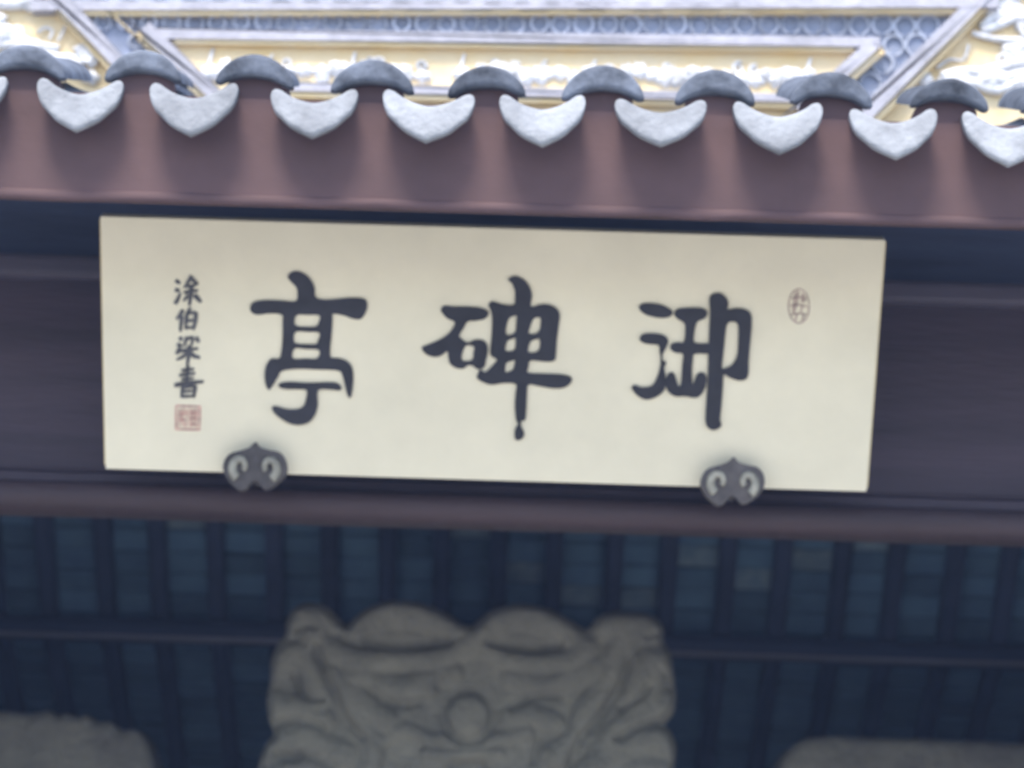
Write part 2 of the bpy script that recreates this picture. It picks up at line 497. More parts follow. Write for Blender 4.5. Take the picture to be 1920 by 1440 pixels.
# openwork tiles of the slate band: rows of curved tile rims
def arc_tile(cx, cy, r, a_0, a_1, w, Y):
    pts = [P(cx + r * math.cos(a_0 + (a_1 - a_0) * i / 14), cy - r * math.sin(a_0 + (a_1 - a_0) * i / 14), Y) for i in range(15)]
    return tube_vf(pts, [w * pr] * 15, 6)
def in_band(u, v):
    lx = 104 + (v - 8) * (276 / 254.0); rx = 1838 - (v - 6) * (278 / 256.0)
    ix0 = 290 + (v - 60) * 1.06; ix1 = 1640 - (v - 76) * 1.1
    inner = v > 58 + (u - 280) * 0.011 and ix0 - 12 < u < ix1 + 12
    return lx + 20 < u < rx - 20 and not inner
for rr in range(6):
    vv = 45 + rr * 36
    uu = 150 + (rr % 2) * 21
    while uu < 1830:
        ok = in_band(uu, 45) if rr == 0 else (in_band(uu - 12, vv - 12) and in_band(uu + 12, vv - 12) and in_band(uu, vv + 12))
        if ok:
            tv, tf = arc_tile(uu + random.uniform(-2, 2), vv + random.uniform(-2, 2) + (uu - 960) * 0.005, 13.5 + (uu - 150) * 0.0036 + random.uniform(-1, 1), R(-80), R(262), 3.0, YR - 0.010)
            build('band_tile', tv, tf, M['band_tile'], ridge, True)
        uu += 43
# stucco scrolls in relief
def spiral(cx, cy, r0, r1, a_0, turns, sgn, n=22):
    out = []
    for i in range(n):
        t = i / (n - 1)
        r = r0 + (r1 - r0) * t
        a = a_0 + sgn * turns * 2 * math.pi * t
        out.append((cx + r * math.cos(a), cy - r * math.sin(a)))
    return out
def stroke(name, pts, w0, w1, Y, material, parent, squash=0.8, n=3, wm=None):
    q = catmull([Vector((a, b, 0)) for a, b in pts], n, False)
    wp = [P(p.x, p.y, Y) for p in q]
    k = len(q)
    rads = []
    for i in range(k):
        t = i / (k - 1)
        w = w0 + (w1 - w0) * t
        if wm: w += wm * math.sin(math.pi * t)
        rads.append(max(w, 1.0) * pr)
    v, f = tube_vf(wp, rads, 8, squash)
    return build(name, v, f, material, parent, True)
YS = YR - 0.010
def cloud(cu, cv_, ru, rv, lobes, Y, parent, seed, high=0.016):
    """lumpy stucco cloud or leaf cluster: a domed boss with a scalloped edge"""
    V, F = [], []
    n, rings = lobes * 6, 5
    c = P(cu, cv_, Y)
    for k in range(rings):
        t = k / rings                                # 0 = foot, 1 = crown
        sc_ = math.cos(t * math.pi / 2) ** 0.8
        for i in range(n):
            a = 2 * math.pi * i / n
            w = 0.80 + 0.26 * abs(math.sin(lobes * a / 2 + seed)) + 0.16 * noise.noise(Vector((math.cos(a), math.sin(a), seed)))
            dd = (1 - t) ** 0.5
            q = P(cu + ru * sc_ * (1 + (w - 1) * dd) * math.cos(a), cv_ - rv * sc_ * (1 + (w - 1) * dd) * math.sin(a), Y)
            q.y -= high * math.sin(t * math.pi / 2) + 0.004 * noise.noise(Vector((a * 2, t * 3, seed)))
            V.append(q)
    for k in range(rings - 1):
        for i in range(n):
            a, b = k * n + i, k * n + (i + 1) % n
            F.append([a, b, b + n, a + n])
    V.append(c - Vector((0, high, 0)))
    for i in range(n): F.append([(rings - 1) * n + i, (rings - 1) * n + (i + 1) % n, len(V) - 1])
    return build('stucco_cloud', V, F, M['relief'], parent, True)
rc = random.Random(5)
for (cu, cv_, ru, rv, lb) in [(40, -6, 46, 26, 7), (-40, 0, 44, 24, 6), (0, 66, 44, 22, 7), (58, 92, 40, 18, 6), (124, 118, 32, 18, 5), (164, 104, 22, 18, 6), (-70, 84, 40, 26, 7), (170, 146, 18, 14, 5),
                            (1880, 20, 40, 26, 7), (1940, 40, 40, 24, 6), (1900, 100, 26, 22, 6), (1950, 110, 34, 26, 7), (1800, 146, 40, 16, 7), (1862, 150, 40, 22, 6), (1734, 152, 16, 14, 5), (1990, 70, 40, 30, 6), (1925, 160, 40, 22, 7)]:
    cloud(cu, cv_, ru, rv, lb, YS + 0.004, ridge, rc.uniform(0, 9), rc.uniform(0.012, 0.02))
# left-hand side: a big leaf at the top and cloud scrolls below
for pts, w0, w1 in [
    ([(-60, -10), (0, 6), (50, 4), (90, -20)], 10, 16),
    ([(20, -20), (52, 12), (84, 10), (92, -14)], 9, 12),
    ([(-120, 60), (-40, 52), (20, 64), (60, 84), (110, 92)], 14, 9),
    ([(-40, 90), (20, 84), (70, 96), (120, 112), (160, 142)], 12, 8),
    ([(70, 62), (84, 52), (98, 58), (92, 74)], 3, 3),
    ([(108, 78), (118, 60), (122, 48)], 3, 2.5),
    ([(140, 96), (158, 88), (176, 98), (180, 116), (166, 124)], 8, 5),
    ([(120, 124), (148, 140), (170, 150)], 8, 5),
    ([(10, 40), (-30, 30), (-80, 40), (-140, 20)], 12, 16),
    ([(-150, 100), (-90, 110), (-30, 104)], 14, 9),
]:
    stroke('stucco_scroll', pts, w0, w1, YS, M['relief'], ridge, 0.9, 4)
for c in ((30, 60, 16), (-20, 70, 18), (60, 100, 12), (165, 108, 9)):
    stroke('stucco_scroll', spiral(c[0], c[1], c[2], 3, R(200), 1.3, 1), 5, 3, YS - 0.006, M['relief'], ridge, 0.9, 2)
# right-hand side
for pts, w0, w1 in [
    ([(1838, 52), (1862, 30), (1890, 6), (1930, -30)], 7, 13),
    ([(1840, 60), (1880, 44), (1920, 26), (1970, 10)], 8, 12),
    ([(1822, 62), (1870, 74), (1920, 76), (1990, 70)], 6, 9),
    ([(1900, 118), (1912, 90), (1940, 80), (1980, 92)], 8, 12),
    ([(1764, 142), (1800, 134), (1840, 136), (1880, 126), (1940, 112)], 8, 13),
    ([(1790, 156), (1830, 158), (1870, 168), (1930, 150)], 10, 12),
    ([(1756, 128), (1780, 112), (1806, 112), (1816, 84)], 4, 3),
    ([(1718, 150), (1738, 138), (1748, 152)], 4, 3),
    ([(1880, 150), (1920, 140), (1990, 142)], 12, 14),
]:
    stroke('stucco_scroll', pts, w0, w1, YS, M['relief'], ridge, 0.9, 4)
for c in ((1880, 110, 13), (1925, 54, 16), (1845, 150, 10)):
    stroke('stucco_scroll', spiral(c[0], c[1], c[2], 3, R(20), 1.3, -1), 5, 3, YS - 0.006, M['relief'], ridge, 0.9, 2)
# the centre panel: a running frieze of low clouds, leaves and small figures
YC = YR - 0.014
rnd = random.Random(21)
u = 396
while u < 1540:
    base = 152 + (u - 960) * 0.012
    if not 815 < u < 850:
        cloud(u, base - rnd.uniform(4, 20), rnd.uniform(15, 27), rnd.uniform(12, 21), rnd.choice((5, 6, 7)), YC + 0.004, ridge, rnd.uniform(0, 9), rnd.uniform(0.008, 0.015))
        k_ = rnd.random()
        if k_ < 0.35:
            stroke('stucco_scroll', spiral(u + rnd.uniform(-6, 6), base - rnd.uniform(22, 34), rnd.uniform(9, 14), 3, rnd.uniform(0, 6.28), 1.1, rnd.choice((-1, 1))), 4.5, 2.5, YC, M['relief'], ridge, 1.0, 2)
        elif k_ < 0.6:
            h = rnd.uniform(36, 56)
            stroke('stucco_scroll', [(u - 6, base - 4), (u - 2, base - h * 0.6), (u + rnd.uniform(2, 12), base - h)], 6, 2.5, YC, M['relief'], ridge, 0.9, 4)
    u += rnd.uniform(20, 36)

# ------------------------------------------------------------ ceiling inside: rafters and bricks of the back slope
ceil = empty('ceiling', (0, 2.0, P(960, 1000, 2.0).z), pav)
Y1 = 2.0
c0 = P(960, 985, Y1)
SU, SLW = R(48), R(31)
du = Vector((0, math.cos(SU), -math.sin(SU)))
nu = Vector((0, -math.sin(SU), -math.cos(SU)))      # faces down and to the front
brk = onplane(960, 1170, c0, nu)                     # where the slope changes
Lu = (brk - c0).dot(du)
dl = Vector((0, math.cos(SLW), -math.sin(SLW)))
nl_ = Vector((0, -math.sin(SLW), -math.cos(SLW)))
LEN_L = 0.98
PADU = 0.30                                          # the slope goes on above the beam's lower edge
xa, xb = P(1045, 985, Y1).x, P(1895, 1000, Y1).x
pitch = (xb - xa) / 8.0
def slab_me(name, w, length, thick, material, bev=0.003):
    vs_, fs = box_vf(w, length, thick, bev, 1)
    return mesh(name, vs_, fs, material)
RW = 0.046
rows_u, rows_l = 9, 14
bl_u = (Lu + PADU) / rows_u
bl_l = LEN_L / rows_l
brick_u = slab_me('brick', pitch - RW * 0.6, bl_u - 0.005, 0.02, M['brick'])
brick_l = slab_me('brick', pitch - RW * 0.6, bl_l - 0.005, 0.02, M['brick'])
pale_u = slab_me('brick', pitch - RW * 0.6, bl_u - 0.005, 0.02, M['pale_brick'])
raft_u = slab_me('rafter', RW, Lu + PADU, 0.05, M['rafter'], 0.006)
raft_l = slab_me('rafter', RW, LEN_L, 0.05, M['rafter'], 0.006)
def slope_rot(a): return (-a, 0, 0)
kmin, kmax = -20, 14
for k in range(kmin, kmax + 1):
    x = xa + pitch * k
    if abs(x) > HW - 0.03: continue
    jx = random.uniform(-0.006, 0.006)
    p = Vector((x + jx, c0.y, c0.z)) + du * ((Lu - PADU) / 2) + nu * 0.034
    put('rafter', raft_u, p, ceil, slope_rot(SU))
    p = Vector((x + jx, brk.y, brk.z)) + dl * (LEN_L / 2) + nl_ * 0.034
    put('rafter', raft_l, p, ceil, slope_rot(SLW))
    xm = x + pitch / 2
    if abs(xm) > HW - 0.08: continue
    for r_ in range(3, rows_u):
        p = Vector((xm, c0.y, c0.z)) + du * (-PADU + bl_u * (r_ + 0.5)) + nu * random.uniform(-0.003, 0.004)
        put('brick', pale_u if random.random() < 0.09 else brick_u, p, ceil, (-SU + random.uniform(-0.02, 0.02), random.uniform(-0.015, 0.015), 0))
    for r_ in range(rows_l - 1):
        p = Vector((xm, brk.y, brk.z)) + dl * (bl_l * (r_ + 0.5)) + nl_ * random.uniform(-0.003, 0.004)
        put('brick', brick_l, p, ceil, (-SLW + random.uniform(-0.02, 0.02), random.uniform(-0.015, 0.015), 0))
# bedding mortar behind the bricks
def sheet(name, a, b, n):
    vs_ = []
    for x in (-HW, HW):
        for q in (a, b):
            for o in (-0.016, -0.05):
                vs_.append(Vector((x, q.y, q.z)) + n * o)
    build(name, vs_, [[0, 2, 6, 4], [1, 5, 7, 3], [0, 4, 5, 1], [2, 3, 7, 6], [0, 1, 3, 2], [4, 6, 7, 5]], M['joint'], ceil)
sheet('mortar_bed', c0 - du * PADU, brk, nu)
sheet('mortar_bed', brk, brk + dl * LEN_L, nl_)
# purlin and the square tie under it
pp = brk + nu * 0.085
cv, cf = tube_vf([Vector((-HW, pp.y, pp.z)), Vector((0, pp.y, pp.z + 0.004)), Vector((HW, pp.y, pp.z))], [0.034] * 3, 18)
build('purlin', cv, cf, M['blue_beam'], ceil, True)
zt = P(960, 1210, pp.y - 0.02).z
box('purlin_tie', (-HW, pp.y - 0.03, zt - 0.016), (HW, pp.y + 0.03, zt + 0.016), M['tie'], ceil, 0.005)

# ------------------------------------------------------------ the plaque
LEAN = R(30)
NB = Vector((0, -math.cos(LEAN), -math.sin(LEAN)))   # faces the visitor, top leaning out
pb = P(910, 901, -0.065)
TL, TR, BR, BL = [onplane(u, v, pb, NB) for u, v in ((189, 405), (1663, 450), (1622, 922), (197, 880))]
ex = ((TR - TL).normalized() + (BR - BL).normalized()).normalized()
ey = NB.cross(ex)
if ey.z < 0: ey = -ey
ctr = (TL + TR + BR + BL) / 4
hw_t, hw_b = (TR - TL).length / 2, (BR - BL).length / 2
hw = (hw_t + hw_b) / 2
hh = ((TL - BL).length + (TR - BR).length) / 4
print('plaque', 2 * hw_t, 2 * hw_b, 2 * hh, 'bottom y', (BL.y + BR.y) / 2, 'top y', TL.y)
plq = empty('plaque', ctr - ey * hh)
tag(plq, 'cream name board with three big black characters under the tiled eave', 'plaque')
TH = 0.022
bm = bmesh.new()
bv = []
for (sx, sy) in ((-hw, -hh), (hw, -hh), (hw, hh), (-hw, hh)):
    for o in (0, -TH):
        bv.append(bm.verts.new(ctr + ex * sx + ey * sy + NB * o))
for q in ([0, 2, 4, 6], [1, 7, 5, 3], [0, 1, 3, 2], [2, 3, 5, 4], [4, 5, 7, 6], [6, 7, 1, 0]):
    bm.faces.new([bv[i] for i in q])
bmesh.ops.recalc_face_normals(bm, faces=bm.faces)
bmesh.ops.bevel(bm, geom=list(bm.edges), offset=0.002, segments=2, affect='EDGES', profile=0.5)
bm.verts.index_update()
build('board', [v.co.copy() for v in bm.verts], [[v.index for v in f.verts] for f in bm.faces], M['board'], plq)
bm.free()
# edge band running round the board, in bare ochre wood, set behind its face
for nm, sx, sy, wx, wy in (('edge_strip', -hw, 0, 0, hh), ('edge_strip', hw, 0, 0, hh)):
    th = 0.006
    vs_ = []
    ox = 0.003 if wx == 0 else 0; oy = 0.003 if wy == 0 else 0
    for a in (-1, 1):
        for b in (-1, 1):
            for o in (-0.008, -TH + 0.002):
                vs_.append(ctr + ex * (sx + a * ((wx - 0.006) if wx else ox)) + ey * (sy + b * ((wy - 0.006) if wy else oy)) + NB * o)
    build(nm, vs_, [[0, 2, 6, 4], [1, 5, 7, 3], [0, 4, 5, 1], [2, 3, 7, 6], [0, 1, 3, 2], [4, 6, 7, 5]], M['board_edge'], plq)

def glyph(name, outlines, org, s, material, h=0.004, n=4, label=None):
    parts = []
    for i, loops in enumerate(outlines):
        hh_ = h + i * 0.0006
        L = []
        for lp in loops:
            q = catmull([Vector((a, b, 0)) for a, b in lp], n)
            L.append([onplane(org[0] + p.x / s, org[1] + p.y / s, pb + NB * hh_, NB) for p in q])
        parts.append(prism_vf(L, -NB, hh_ - 0.0003))
    v, f = merge(parts)
    o = build(name, v, f, material, plq)
    if label: o['label'] = label
    return o
T1 = [[(995, 330), (1015, 308), (1048, 303), (1088, 320), (1117, 350), (1135, 390), (1142, 438), (1200, 450), (1330, 440), (1395, 448), (1409, 478), (1400, 515), (1376, 548), (1335, 548), (1290, 532), (1232, 523), (1228, 560), (1222, 640), (1215, 715), (1220, 750), (1262, 755), (1302, 770), (1328, 800), (1336, 850), (1332, 910), (1322, 958), (1306, 945), (1292, 890), (1280, 845), (1258, 817), (1150, 811), (1050, 808), (968, 818), (945, 850), (920, 892), (898, 917), (882, 892), (875, 840), (884, 790), (908, 758), (950, 755), (962, 718), (969, 640), (969, 560), (964, 526), (900, 520), (840, 527), (808, 514), (800, 488), (820, 463), (880, 453), (960, 455), (1035, 459), (1046, 420), (1040, 385), (1015, 358)],
      [(1042, 530), (1100, 528), (1160, 532), (1152, 578), (1135, 591), (1090, 592), (1050, 589), (1030, 574)],
      [(1036, 617), (1100, 616), (1160, 621), (1150, 668), (1140, 682), (1090, 682), (1050, 680), (1028, 667)],
      [(1031, 703), (1090, 705), (1158, 711), (1148, 755), (1090, 757), (1022, 755)]]
T2 = [[(950, 888), (1000, 878), (1100, 883), (1200, 880), (1250, 884), (1274, 906), (1264, 920), (1220, 916), (1160, 916), (1149, 950), (1151, 1000), (1136, 1050), (1106, 1085), (1060, 1099), (1010, 1093), (960, 1066), (925, 1036), (914, 1010), (935, 1004), (985, 1018), (1040, 1020), (1075, 1005), (1089, 970), (1094, 920), (1050, 914), (990, 913), (956, 906)]]
glyph('character', [T1, T2], (180, 400), 2.7696, M['ink'], label='large black left-hand character with hooked foot')
B1 = [[(272, 442), (292, 420), (350, 424), (420, 424), (500, 431), (546, 450), (549, 472), (525, 496), (470, 506), (430, 510), (405, 548), (380, 592), (388, 610), (428, 636), (470, 620), (515, 622), (541, 645), (546, 690), (536, 740), (530, 770), (505, 790), (478, 785), (455, 768), (430, 768), (400, 787), (360, 782), (325, 757), (315, 720), (308, 685), (270, 711), (225, 717), (180, 697), (160, 665), (190, 650), (250, 625), (300, 596), (335, 560), (352, 515), (310, 492), (285, 467)],
      [(415, 655), (440, 650), (466, 660), (462, 700), (456, 736), (420, 746), (395, 736), (396, 700)]]
B2 = [[(666, 264), (690, 250), (718, 248), (762, 270), (792, 310), (806, 360), (800, 424), (860, 412), (910, 415), (950, 435), (969, 472), (962, 540), (952, 620), (946, 700), (938, 738), (890, 746), (800, 739), (786, 775), (782, 812), (860, 818), (960, 822), (1020, 832), (1041, 851), (1022, 882), (980, 901), (920, 901), (850, 889), (786, 881), (777, 930), (774, 1000), (767, 1084), (746, 1094), (742, 1125), (760, 1165), (752, 1192), (728, 1207), (706, 1197), (705, 1150), (724, 1112), (712, 1085), (705, 1000), (710, 930), (711, 878), (640, 871), (570, 881), (520, 866), (484, 842), (490, 815), (502, 795), (532, 809), (570, 775), (600, 736), (572, 716), (560, 690), (568, 600), (572, 500), (565, 450), (551, 415), (570, 395), (605, 404), (640, 412), (698, 415), (706, 370), (705, 330), (690, 290)],
      [(672, 492), (694, 480), (715, 478), (712, 530), (708, 570), (690, 588), (655, 588), (656, 540)],
      [(812, 500), (830, 487), (856, 491), (852, 555), (832, 582), (788, 582), (796, 540)],
      [(665, 622), (690, 612), (709, 610), (706, 668), (690, 685), (652, 685), (653, 650)],
      [(800, 627), (825, 616), (851, 615), (850, 668), (830, 692), (785, 692), (787, 655)],
      [(655, 757), (680, 743), (705, 739), (700, 775), (688, 800), (650, 808)]]
glyph('character', [B1, B2], (740, 440), 3.13, M['ink'], label='large black middle character with long vertical tail')
Y_1 = [[(161, 380), (180, 360), (230, 358), (290, 370), (336, 401), (320, 426), (280, 433), (230, 426), (185, 409)]]
Y_2 = [[(164, 542), (185, 518), (240, 515), (290, 525), (313, 552), (300, 590), (284, 625), (286, 655), (302, 665), (293, 690), (296, 720), (300, 770), (295, 800), (275, 827), (235, 849), (195, 856), (155, 837), (123, 798), (140, 784), (180, 795), (230, 785), (254, 745), (268, 700), (274, 655), (268, 610), (262, 574), (215, 569), (180, 560)]]
Y_3 = [[(344, 411), (365, 388), (430, 382), (490, 385), (517, 405), (502, 435), (470, 448), (456, 470), (447, 520), (448, 560), (480, 568), (540, 572), (540, 616), (452, 619), (441, 650), (436, 720), (440, 780), (450, 762), (462, 730), (482, 718), (506, 728), (512, 760), (496, 812), (460, 846), (400, 839), (350, 839), (314, 816), (299, 780), (305, 740), (325, 718), (345, 726), (356, 760), (366, 788), (378, 786), (383, 730), (386, 680), (389, 621), (350, 613), (324, 593), (330, 571), (360, 562), (394, 560), (401, 500), (396, 460), (360, 436)]]
Y_4 = [[(527, 337), (545, 312), (580, 307), (610, 325), (626, 356), (621, 391), (670, 385), (715, 392), (743, 416), (746, 470), (739, 560), (731, 650), (729, 720), (715, 751), (675, 757), (630, 741), (602, 727), (597, 780), (590, 880), (582, 960), (589, 990), (565, 1011), (535, 1013), (509, 986), (507, 930), (512, 850), (518, 760), (522, 600), (528, 450), (530, 400)],
       [(620, 463), (655, 452), (677, 475), (676, 560), (671, 630), (645, 678), (607, 698), (592, 688), (601, 600), (609, 520)]]
glyph('character', [Y_1, Y_2, Y_3, Y_4], (1140, 440), 2.7685, M['ink'], label='large black right-hand character with long upright stroke')

def brush(name, strokes, material, h=0.0018, label=None):
    parts = []
    for i, (pts, w) in enumerate(strokes):
        q = catmull([Vector((a, b, 0)) for a, b in pts], 4, False) if len(pts) > 2 else [Vector((*pts[0], 0)).lerp(Vector((*pts[1], 0)), t / 4) for t in range(5)]
        hh_ = h + (i % 7) * 0.00025
        left, rgt = [], []
        for j, p in enumerate(q):
            t = (q[min(j + 1, len(q) - 1)] - q[max(j - 1, 0)]).normalized()
            s = Vector((-t.y, t.x, 0))
            e = j / (len(q) - 1)
            ww = w * (1.22 if h > 0.0015 else 1.0) * (0.62 + 0.38 * math.sin(math.pi * min(1, e * 0.8 + 0.25))) / 2
            left.append(p + s * ww); rgt.append(p - s * ww)
        lp = left + rgt[::-1]
        parts.append(prism_vf([[onplane(p.x, p.y, pb + NB * hh_, NB) for p in lp]], -NB, hh_ - 0.0003))
    v, f = merge(parts)
    o = build(name, v, f, material, plq)
    if label: o['label'] = label
    return o
brush('small_character', [([(329, 526), (338, 532)], 6), ([(328, 543), (337, 546)], 6), ([(328, 570), (333, 562), (338, 550)], 6),
    ([(358, 517), (352, 530), (345, 540)], 5), ([(357, 519), (362, 526), (371, 534)], 6), ([(350, 538), (367, 535)], 4.5), ([(345, 549), (371, 545)], 5),
    ([(359, 535), (357, 556), (355, 573)], 7), ([(352, 554), (344, 565)], 5), ([(364, 553), (377, 567)], 7)], M['small_ink'], label='small topmost signature character')
brush('small_character', [([(343, 581), (337, 591), (331, 599)], 6), ([(341, 592), (338, 622)], 6), ([(357, 577), (350, 588)], 5), ([(350, 588), (348, 618)], 5.5),
    ([(350, 588), (367, 586)], 5), ([(367, 586), (366, 602), (362, 619)], 6.5), ([(350, 602), (364, 601)], 4.5), ([(348, 615), (362, 614)], 4.5)], M['small_ink'], label='small second signature character')
brush('small_character', [([(336, 633), (342, 638)], 6), ([(332, 645), (339, 649)], 6), ([(331, 664), (340, 646)], 6), ([(350, 632), (345, 650)], 5), ([(347, 637), (361, 634), (358, 649)], 5),
    ([(367, 633), (373, 642)], 6), ([(336, 659), (371, 654)], 5), ([(355, 648), (354, 664), (351, 684)], 7), ([(352, 660), (343, 669), (331, 675)], 5.5), ([(355, 660), (364, 668), (375, 671)], 6.5)], M['small_ink'], label='small third signature character')
brush('small_character', [([(352, 685), (350, 718)], 6), ([(340, 695), (364, 692)], 5), ([(336, 704), (366, 700)], 5), ([(340, 712), (363, 709)], 4.5), ([(327, 723), (350, 719), (381, 716)], 6.5),
    ([(343, 724), (340, 746)], 5.5), ([(343, 727), (366, 724)], 4.5), ([(366, 723), (363, 746)], 6.5), ([(342, 735), (363, 733)], 4), ([(341, 744), (363, 743)], 4.5)], M['small_ink'], label='small lowest signature character')
S = []
for a, b in (((330, 761), (375, 762)), ((375, 761), (374, 807)), ((374, 806), (329, 805)), ((330, 805), (330, 761))):
    S.append(([a, b], 3.2))
S += [([(337, 767), (336, 801)], 3), ([(344, 766), (342, 782), (344, 800)], 3), ([(350, 768), (350, 784)], 3), ([(335, 776), (349, 775)], 3), ([(336, 788), (351, 787)], 3), ([(350, 790), (348, 802)], 3),
      ([(357, 766), (356, 802)], 3), ([(363, 767), (362, 800)], 3), ([(369, 766), (368, 802)], 3), ([(356, 774), (370, 775)], 3), ([(356, 785), (370, 784)], 3), ([(356, 796), (369, 796)], 3)]
brush('red_seal', S, M['seal'], 0.0012, 'faded red square seal below the signature')
el = [(1498 + 19.5 * math.cos(a), 574 + 32 * math.sin(a)) for a in [2 * math.pi * i / 18 for i in range(19)]]
brush('oval_seal', [(el, 2.2), ([(1492, 548), (1489, 566), (1487, 584)], 3.2), ([(1497, 546), (1493, 572), (1487, 590)], 3), ([(1506, 550), (1503, 566)], 2.8), ([(1510, 556), (1506, 568)], 2.6),
    ([(1484, 560), (1500, 558), (1512, 562)], 2.2), ([(1482, 574), (1498, 572), (1514, 576)], 2.2), ([(1504, 574), (1502, 586)], 2.8), ([(1494, 590), (1491, 602)], 3), ([(1484, 590), (1499, 588), (1512, 590)], 2.2), ([(1508, 588), (1504, 602)], 2.6)],
    M['seal_oval'], 0.0012, 'faded oval seal at upper right')

# ------------------------------------------------------------ the two cloud-shaped brackets that hold the plaque
BRK_OUT = [(0, -44), (9, -35), (26, -30), (44, -27), (56, -16), (60, 0), (56, 16), (44, 28), (30, 38), (18, 40), (8, 30), (0, 26), (-8, 32), (-16, 42), (-28, 44), (-40, 36), (-52, 24), (-60, 6), (-57, -10), (-46, -22), (-26, -28), (-11, -34)]
def bracket(cu, cv_, label):
    YB = pb.y - 0.045
    p0 = P(cu, cv_, YB)
    root = empty('plaque_bracket', P(cu, cv_ + 44, YB))
    tag(root, label, 'bracket', 'carved brackets holding the plaque')
    k = mpp(YB, cv_)
    ca, sa = math.cos(ROLL), math.sin(ROLL)
    def W(x, y, off): return Vector((p0.x + x * k, p0.y + off + (-y) * k * -0.25, p0.z - y * k))
    loop = [W(q.x, q.y, 0) for q in catmull([Vector((a, b, 0)) for a, b in BRK_OUT], 4)]
    v, f = prism_vf([loop], BACK, 0.022)
    body = build('bracket_plate', v, f, M['bracket'], root)
    for sx in (-1, 1):
        sp = []
        for i in range(26):
            t = i / 25
            r = 21 - 12 * t
            a = R(250) - 2 * math.pi * 0.8 * t
            sp.append(W(sx * (27 - r * math.cos(a) * 0.8), 3 + r * math.sin(a) * -1.0, -0.004))
        tv, tf = tube_vf(sp, [9.0 * k - 4.0 * k * i / 25 for i in range(26)], 8)
        build('scroll', tv, tf, M['bracket_pale'], root, True)
    # shank back to the beam
    lo = W(-14, 12, 0.024); hi = W(14, -14, 0.024)
    box('shank', (lo.x, lo.y - 0.001, min(lo.z, hi.z)), (hi.x, 0.088, max(lo.z, hi.z)), M['bracket'], root, 0.003)
bracket(478, 874, 'carved cloud shaped bracket under the signature end of the cream board')
bracket(1374, 902, 'carved cloud shaped bracket under the right end of the cream board')

# ------------------------------------------------------------ stone steles inside
def seg_dist(px, py, ax, ay, bx, by):
    dx, dy = bx - ax, by - ay
    L = dx * dx + dy * dy
    t = 0 if L == 0 else max(0, min(1, ((px - ax) * dx + (py - ay) * dy) / L))
    qx, qy = ax + dx * t, ay + dy * t
    return math.hypot(px - qx, py - qy), qx, qy
def relief_stone(parent, outline, Y, thick, hfun, cell, round_px, material, name, vmax=1e9):
    """carved face: a height field cut to the outline, on a slab of real thickness"""
    pts = [(p.x, p.y) for p in catmull([Vector((a, b, 0)) for a, b in outline], 4)]
    n = len(pts)
    def inside(x, y):
        c = False
        j = n - 1
        for i in range(n):
            if (pts[i][1] > y) != (pts[j][1] > y) and x < (pts[j][0] - pts[i][0]) * (y - pts[i][1]) / (pts[j][1] - pts[i][1]) + pts[i][0]: c = not c
            j = i
        return c
    def near(x, y):
        best = (1e9, 0, 0)
        for i in range(n):
            ax, ay = pts[i - 1]
            if min(abs(ax - x), abs(pts[i][0] - x)) > 260: continue
            d = seg_dist(x, y, ax, ay, *pts[i])
            if d[0] < best[0]: best = d
        return best
    x0, x1 = min(p[0] for p in pts) - cell, max(p[0] for p in pts) + cell
    y0_, y1_ = min(p[1] for p in pts) - cell, max(p[1] for p in pts) + cell
    nx, ny = int((x1 - x0) / cell) + 1, int((y1_ - y0_) / cell) + 1
    ins = [[inside(x0 + i * cell, y0_ + j * cell) for i in range(nx + 1)] for j in range(ny + 1)]
    k = mpp(Y, 1250)
    idx, V, F = {}, [], []
    def vert(i, j):
        if (i, j) in idx: return idx[(i, j)]
        x, y = x0 + i * cell, y0_ + j * cell
        d, qx, qy = near(x, y)
        if not ins[j][i]:
            x, y, e = qx, qy, 0.0
        else:
            t = min(1.0, d / round_px)
            e = math.sqrt(max(0, 1 - (1 - t) ** 2))
        h = (hfun(x, y) * min(1, d / 14.0) if ins[j][i] else 0) + e * round_px * 0.8
        p = P(x, y, Y)
        p.y -= h * k
        V.append(p)
        idx[(i, j)] = len(V) - 1
        return idx[(i, j)]
    for j in range(ny):
        for i in range(nx):
            if ins[j][i] or ins[j][i + 1] or ins[j + 1][i] or ins[j + 1][i + 1]:
                F.append([vert(i, j), vert(i + 1, j), vert(i + 1, j + 1), vert(i, j + 1)])
    face = build(name, V, F, material, parent, True)
    loop = [P(x, y, Y) for x, y in pts]
    v, f = prism_vf([loop], BACK, thick)
    build('stone_core', v, f, material, parent)
    return face

OUT = [(470, 1520), (478, 1470), (486, 1428), (498, 1396), (512, 1376), (504, 1350), (500, 1312), (506, 1278), (508, 1240), (520, 1208), (534, 1190), (538, 1160), (552, 1138), (582, 1129), (612, 1136), (634, 1158), (650, 1172), (664, 1158), (690, 1138), (724, 1127), (762, 1125), (800, 1133), (838, 1150), (866, 1168), (884, 1172), (900, 1160), (924, 1142), (960, 1132), (996, 1133), (1034, 1144), (1070, 1162), (1096, 1178), (1108, 1172), (1122, 1156), (1150, 1147), (1186, 1146), (1222, 1153), (1242, 1172), (1246, 1204), (1258, 1228), (1264, 1270), (1268, 1310), (1262, 1340), (1246, 1358), (1258, 1372), (1268, 1400), (1264, 1440), (1258, 1480), (1262, 1520)]
